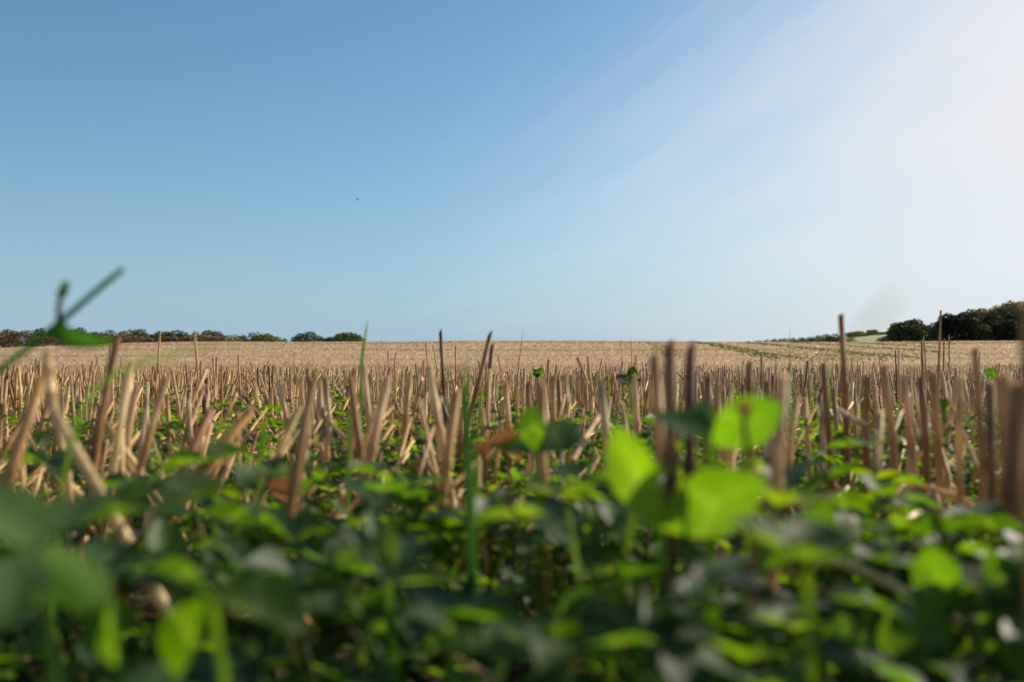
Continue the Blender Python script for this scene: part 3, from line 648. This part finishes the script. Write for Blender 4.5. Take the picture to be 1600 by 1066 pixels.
# -- fallen straws in front
def fallen(a, b, da, db, rmm, lab, ci=2):
    A = P(*a, da); Bq = P(*b, db); o = stalk_obj(A, Bq, rmm * .001, np.array([0, 0, .002]), PAL[ci] * 1.1, name='fallen_straw'); tag(o, lab, 'fallen straw', 'loose straws lying on the clover')
fallen((1268, 862), (1500, 975), .34, .29, 1.9, 'pale fallen straw slanting across the lower right clover')
fallen((1245, 1040), (1335, 1028), .27, .27, 1.8, 'short tan straw lying near the bottom right', 0)
fallen((1180, 740), (1232, 800), .36, .34, 2.4, 'short thick pale straw stub behind the very long stalk', 0)
fallen((895, 720), (945, 640), .6, .65, 1.8, 'thin bare straw propped in the dark gap at centre', 5)
fallen((1520, 790), (1430, 760), .5, .55, 1.8, 'tan straw lying at the feet of the dense right row', 1)
# ---------------------------------------------------------------- trees
def crown(n, lobes, s, tint, var=.3, flat=.0):
    lobes = np.array(lobes); vol = lobes[:, 3] * lobes[:, 4] * lobes[:, 5]; k = rng.choice(len(lobes), n, p=vol / vol.sum()); d_ = norm(rng.normal(0, 1, (n, 3))); rad = rng.uniform(.3, 1, n) ** .4
    rad *= 1 + .10 * np.sin(d_[:, 0] * 7 + k) * np.sin(d_[:, 2] * 9)
    c = lobes[k, :3] + d_ * lobes[k, 3:6] * rad[:, None]; e1 = norm(rng.normal(0, 1, (n, 3))); e2 = norm(np.cross(e1, rng.normal(0, 1, (n, 3)))); sz = s * rng.uniform(.5, 1.3, (n, 1))
    v = np.stack([c - e1 * sz, c - e2 * sz * .7, c + e1 * sz, c + e2 * sz * .7], 1).reshape(-1, 3)
    lobev = rng.uniform(1 - var, 1 + var, len(lobes))[k]; t = np.array(tint)[None] * (lobev * rng.uniform(.7, 1.3, n))[:, None]
    return v, np.arange(4 * n).reshape(-1, 4), np.repeat(t, 4, 0)
def hill_z(x, y):
    return float(-6 + 33.5 * np.exp(-((x - 330) / 190) ** 2) * sstep(430, 760, y) * (1 - sstep(900, 1450, y)) + 12 * sstep(300, 700, x) * sstep(450, 900, y))
def tree(px_, ytop, wpx, d, label, tint=(.055, .075, .03), group=None, n=2600, name='broadleaf_tree', hmul=1.0, sink=0):
    top = P(px_, ytop, d); gx_, gy_ = top[0], top[1]; gz_ = max(float(ground_z(gx_, gy_)), hill_z(gx_, gy_) if gy_ > 430 else -99) - sink; h = top[2] - gz_; w_ = wpx / F * d / 2
    root = empty(name, (gx_, gy_, gz_)); tag(root, label, 'tree', group)
    lobes = [(0, 0, h * .50, w_ * .90, w_ * .85, h * .46)]
    for k in range(11):
        a_ = k * 2.4 + rng.normal(0, .3); q = rng.uniform(.35, .8); zc = h * rng.uniform(.25, .86); rr = rng.uniform(.26, .42)
        sc_ = math.sqrt(max(.1, 1 - ((zc / h - .5) / .52) ** 2)); lobes.append((math.cos(a_) * w_ * q * sc_, math.sin(a_) * w_ * q * sc_, zc, w_ * rr, w_ * rr, min(h * .16, w_ * rr)))
    v, f, t = crown(int(n * 1.8), lobes, max(.18, w_ * .055), tint); mesh_obj('crown', v, f, TREELEAF, parent=root, tint=t, smooth=False)
    tr, tf = tube([(0, 0, -.3), (0, .05, h * .25), (.1, 0, h * .5), (0, 0, h * .75)], w_ * .07 + .08, w_ * .02, 8); vs = [tr]; fs = [tf]; off = len(tr)
    for k in range(6):
        a_ = k * 1.05 + rng.normal(0, .2); z0 = h * rng.uniform(.25, .5); e_ = np.array([math.cos(a_) * w_ * .6, math.sin(a_) * w_ * .6, z0 + h * .25]); bv, bf = tube(bez(np.array([0, 0, z0]), np.array([e_[0] * .6, e_[1] * .6, z0 + h * .05]), e_, 5), w_ * .03 + .03, .02, 5)
        vs.append(bv); fs.append(bf + off); off += len(bv)
    mesh_obj('trunk', np.concatenate(vs), np.concatenate(fs), BARK, parent=root)
LT = [(8, 513, 36, 'leftmost dark tree behind the brown hedge'), (36, 514, 26, 'low dark tree second from the left behind the hedge'), (60, 511, 30, 'rounded olive tree just left of the blurred weed'), (88, 514, 26, 'dark tree right behind the blurred weed stem'),
 (122, 510, 34, 'dark broad tree behind the drooping green blade'), (148, 516, 20, 'small bush between the broad tree and its right neighbour'), (168, 514, 22, 'small rounded tree above the drooping blade tip'), (193, 515, 14, 'tiny pointed dark tree behind the hedge'),
 (218, 512, 36, 'broad olive tree behind the middle of the hedge'), (245, 516, 20, 'small tree behind the left thin stalk'), (272, 514, 36, 'broad dark tree between the two thin stalks'), (303, 517, 22, 'small tree behind the right thin stalk'), (334, 516, 40, 'broad tree at the right end of the brown hedge'),
 (362, 521, 24, 'small dark bush right of the hedge end'), (378, 522, 18, 'narrow dark bush left of the first round tree'), (412, 520, 52, 'first broad round tree standing on the brow, leftmost of the last three'), (442, 528, 18, 'low bush between two round trees on the brow'),
 (480, 517, 56, 'second round tree on the brow, in the middle of the last three'), (513, 526, 18, 'low bush at the left foot of the last round tree'), (541, 518, 54, 'last large round tree at the right end of the left treeline'), (594, 532, 14, 'tiny isolated bush top on the horizon near the long grass blade')]
for i, (a_, b_, c_, lab) in enumerate(LT):
    tree(a_, b_, c_ * (1.7 if c_ < 30 else (1.4 if c_ < 42 else 1.12)), 215 + (i % 3) * 14, lab, [(.045, .062, .026), (.075, .095, .035), (.06, .08, .035)][i % 3], 'trees behind the left field edge', 1500 if c_ < 30 else 2600)
RT = [(1419, 499, 72, 195, (.030, .042, .022), 'dark round oak standing in front at the left end of the right wood'), (1456, 501, 26, 260, (.12, .15, .08), 'pale airy tree glimpsed between the two dark trees'), (1458, 508, 36, 215, (.036, .045, .023), 'low dark tree filling the gap between the two dark oaks'),
 (1502, 487, 70, 195, (.030, .042, .022), 'larger dark round oak behind the slender tall stalk'), (1528, 480, 60, 225, (.19, .15, .08), 'brownish tree at the left shoulder of the wood'), (1548, 483, 46, 205, (.036, .045, .023), 'dark lower tree in the face of the wood'),
 (1555, 474, 60, 235, (.19, .15, .08), 'brownish round tree on the skyline of the wood, left one'), (1582, 470, 66, 225, (.17, .14, .075), 'brownish tree on the skyline left of the close blurred stalk'), (1590, 484, 56, 200, (.036, .045, .023), 'dark lower tree behind the close blurred stalk'),
 (1610, 462, 74, 230, (.17, .145, .08), 'tallest tree of the wood at the right edge'), (1640, 470, 60, 210, (.03, .04, .02), 'dark tree just past the right edge of the picture'), (1566, 500, 50, 192, (.036, .045, .023), 'dark bushy tree at the foot of the wood'), (1535, 505, 40, 192, (.036, .045, .023), 'dark low tree right of the larger oak'), (1605, 505, 50, 190, (.036, .045, .023), 'dark low tree at the foot of the wood by the right edge')]
for a_, b_, c_, d_, tn_, lab in RT: tree(a_, b_, c_, d_, lab, tn_, 'trees of the right hand wood', 5200 if c_ > 40 else 2600)
RT += [(1380, 523, 26, 400, (.035, .05, .025), 'low far bush closing the gap at the left foot of the dark round oak'), (1330, 525, 24, 400, (.05, .07, .035), 'low far bush under the pale meadow patch, right of the tallest stalk')]
for a_, b_, c_, d_, tn_, lab in RT[-2:]: tree(a_, b_, c_ * 1.3, d_, lab, tn_, 'distant treeline right of centre', 2600)
DT = [(1168, 532, 16), (1180, 531, 18), (1194, 530, 20), (1208, 528, 20), (1222, 527, 22), (1236, 526, 20), (1249, 526, 22), (1262, 525, 22), (1275, 522, 20), (1288, 520, 26), (1302, 519, 26), (1316, 520, 20), (1329, 519, 16), (1340, 518, 18), (1351, 521, 12), (1363, 515, 14), (1375, 519, 18), (1386, 520, 18)]
for i, (a_, b_, c_) in enumerate(DT):
    lw = ['lowest bush at the left tip', 'low bush second from the left tip', 'low olive bush', 'grey green bush left of the grass spike', 'bush behind the left side of the grass spike', 'bush right behind the grass spike', 'round bush right of the grass spike', 'bush midway to the tallest stalk', 'rising tree left of the tallest stalk', 'round tree just left of the tallest stalk',
          'tree partly behind the tallest stalk', 'tree on the right of the tallest stalk', 'small tree left of the pale meadow patch', 'domed tree above the pale meadow patch', 'tiny tree over the pale meadow', 'spiky taller tree over the pale meadow', 'tree left of the dark round oak', 'tree touching the dark round oak'][i]
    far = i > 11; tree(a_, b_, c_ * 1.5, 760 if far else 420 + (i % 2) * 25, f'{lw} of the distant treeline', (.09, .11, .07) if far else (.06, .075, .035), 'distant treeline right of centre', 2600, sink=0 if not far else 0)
# -- the long rust brown hedge at the left
def hedge(p0, p1, h, h1, wd, label, tint):
    p0 = np.array(p0); p1 = np.array(p1); Lh = np.linalg.norm((p1 - p0)[:2]); g = (p0 + p1) / 2; g3 = np.array([g[0], g[1], float(ground_z(g[0], g[1]))]); root = empty('hedge', g3); tag(root, label, 'hedge')
    n = int(Lh * 170); t = rng.random(n); c2 = p0[None] + (p1 - p0)[None] * t[:, None]; nrm = np.array([-(p1 - p0)[1], (p1 - p0)[0]]) / Lh
    hh = (h + (h1 - h) * t) * (1 + .12 * np.sin(t * Lh / 2.3) + .1 * np.sin(t * Lh / .9 + 1)); zz = rng.random(n) ** .6; o_ = rng.uniform(-1, 1, n) * wd / 2 * np.sqrt(1 - .6 * zz ** 3)
    xx = c2[:, 0] + nrm[0] * o_; yy = c2[:, 1] + nrm[1] * o_; c = np.stack([xx, yy, ground_z(xx, yy) + zz * hh], -1); e1 = norm(rng.normal(0, 1, (n, 3))); e2 = norm(np.cross(e1, rng.normal(0, 1, (n, 3)))); s = rng.uniform(.08, .2, (n, 1))
    v = np.stack([c - e1 * s, c - e2 * s, c + e1 * s, c + e2 * s], 1).reshape(-1, 3); cc = np.array(tint)[rng.integers(0, len(tint), n)] * (.75 + .5 * (np.sin(t * Lh / 1.7) * .5 + .5))[:, None]
    mesh_obj('foliage', v - g3, np.arange(4 * n).reshape(-1, 4), TREELEAF, parent=root, tint=np.repeat(cc, 4, 0), smooth=False)
a_ = P(-160, 538, 154); b_ = P(356, 535, 160)
hedge(a_[:2], b_[:2], 4.0, 1.1, 2.4, 'long rust brown hedge along the left edge of the field', [(.25, .12, .07), (.30, .17, .09), (.15, .09, .05), (.20, .14, .07)])
# ---------------------------------------------------------------- bird
bp_ = P(559, 312, 95)
def bird():
    prof = [(-.15, .004), (-.10, .018), (-.03, .035), (.04, .036), (.09, .022), (.115, .026), (.14, .014), (.165, .002)]; vs = []; f = []
    for x_, r_ in prof:
        for j in range(8): vs.append((x_, math.cos(j * .7854) * r_, math.sin(j * .7854) * r_))
    for i in range(len(prof) - 1):
        for j in range(8): a = i * 8 + j; b = i * 8 + (j + 1) % 8; f.append((a, b, b + 8, a + 8))
    f.append(tuple(range(7, -1, -1))); f.append(tuple(range(56, 64)))
    for s in (-1, 1):
        o = len(vs); w_ = [(.07, .02, .02), (.05, .12, .07), (.0, .24, .05), (-.03, .23, .045), (-.03, .12, .06), (-.05, .02, .015)]
        for (x_, y_, z_) in w_: vs.append((x_, y_ * s, z_))
        for (x_, y_, z_) in w_: vs.append((x_, y_ * s, z_ - .008))
        f.append(tuple(o + k for k in range(6))); f.append(tuple(o + 11 - k for k in range(6)))
        for k in range(6): f.append((o + k, o + (k + 1) % 6, o + 6 + (k + 1) % 6, o + 6 + k))
    o = len(vs); vs += [(-.13, -.012, 0), (-.13, .012, 0), (-.22, .035, 0), (-.22, -.035, 0), (-.13, -.012, -.006), (-.13, .012, -.006), (-.22, .035, -.006), (-.22, -.035, -.006)]
    f += [(o, o + 1, o + 2, o + 3), (o + 7, o + 6, o + 5, o + 4), (o + 2, o + 3, o + 7, o + 6), (o, o + 3, o + 7, o + 4), (o + 1, o + 2, o + 6, o + 5)]
    b = mesh_obj('bird', vs, f, FEATHER, smooth=False); b.location = tuple(map(float, bp_)); b.rotation_euler = (R(10), R(-5), R(200)); tag(b, 'small dark bird flying alone in the blue sky', 'bird')
bird()

ORD = ['leftmost', 'second from left', 'third from left', 'fourth from left', 'fifth from left', 'sixth from left', 'seventh from left', 'eighth from left', 'ninth from left', 'tenth from left', 'eleventh from left', 'twelfth from left', 'thirteenth from left', 'fourteenth from left', 'fifteenth from left']
by = {}
for o in col.objects:
    if o.get('category') and o.parent is None: by.setdefault(o['label'], []).append(o)
for lab, os_ in by.items():
    if len(os_) < 2: continue
    os_.sort(key=lambda o: o.location.x / o.location.y)
    for k, o in enumerate(os_):
        if len(os_) == 2: o['label'] = f"{'left' if k == 0 else 'right'} one of two: {lab}"
        else: o['label'] = f"{'rightmost' if k == len(os_) - 1 else ORD[min(k, 14)]} of {lab.replace(' stalk ', ' stalks ').replace('clover plant ', 'clover plants ')}"
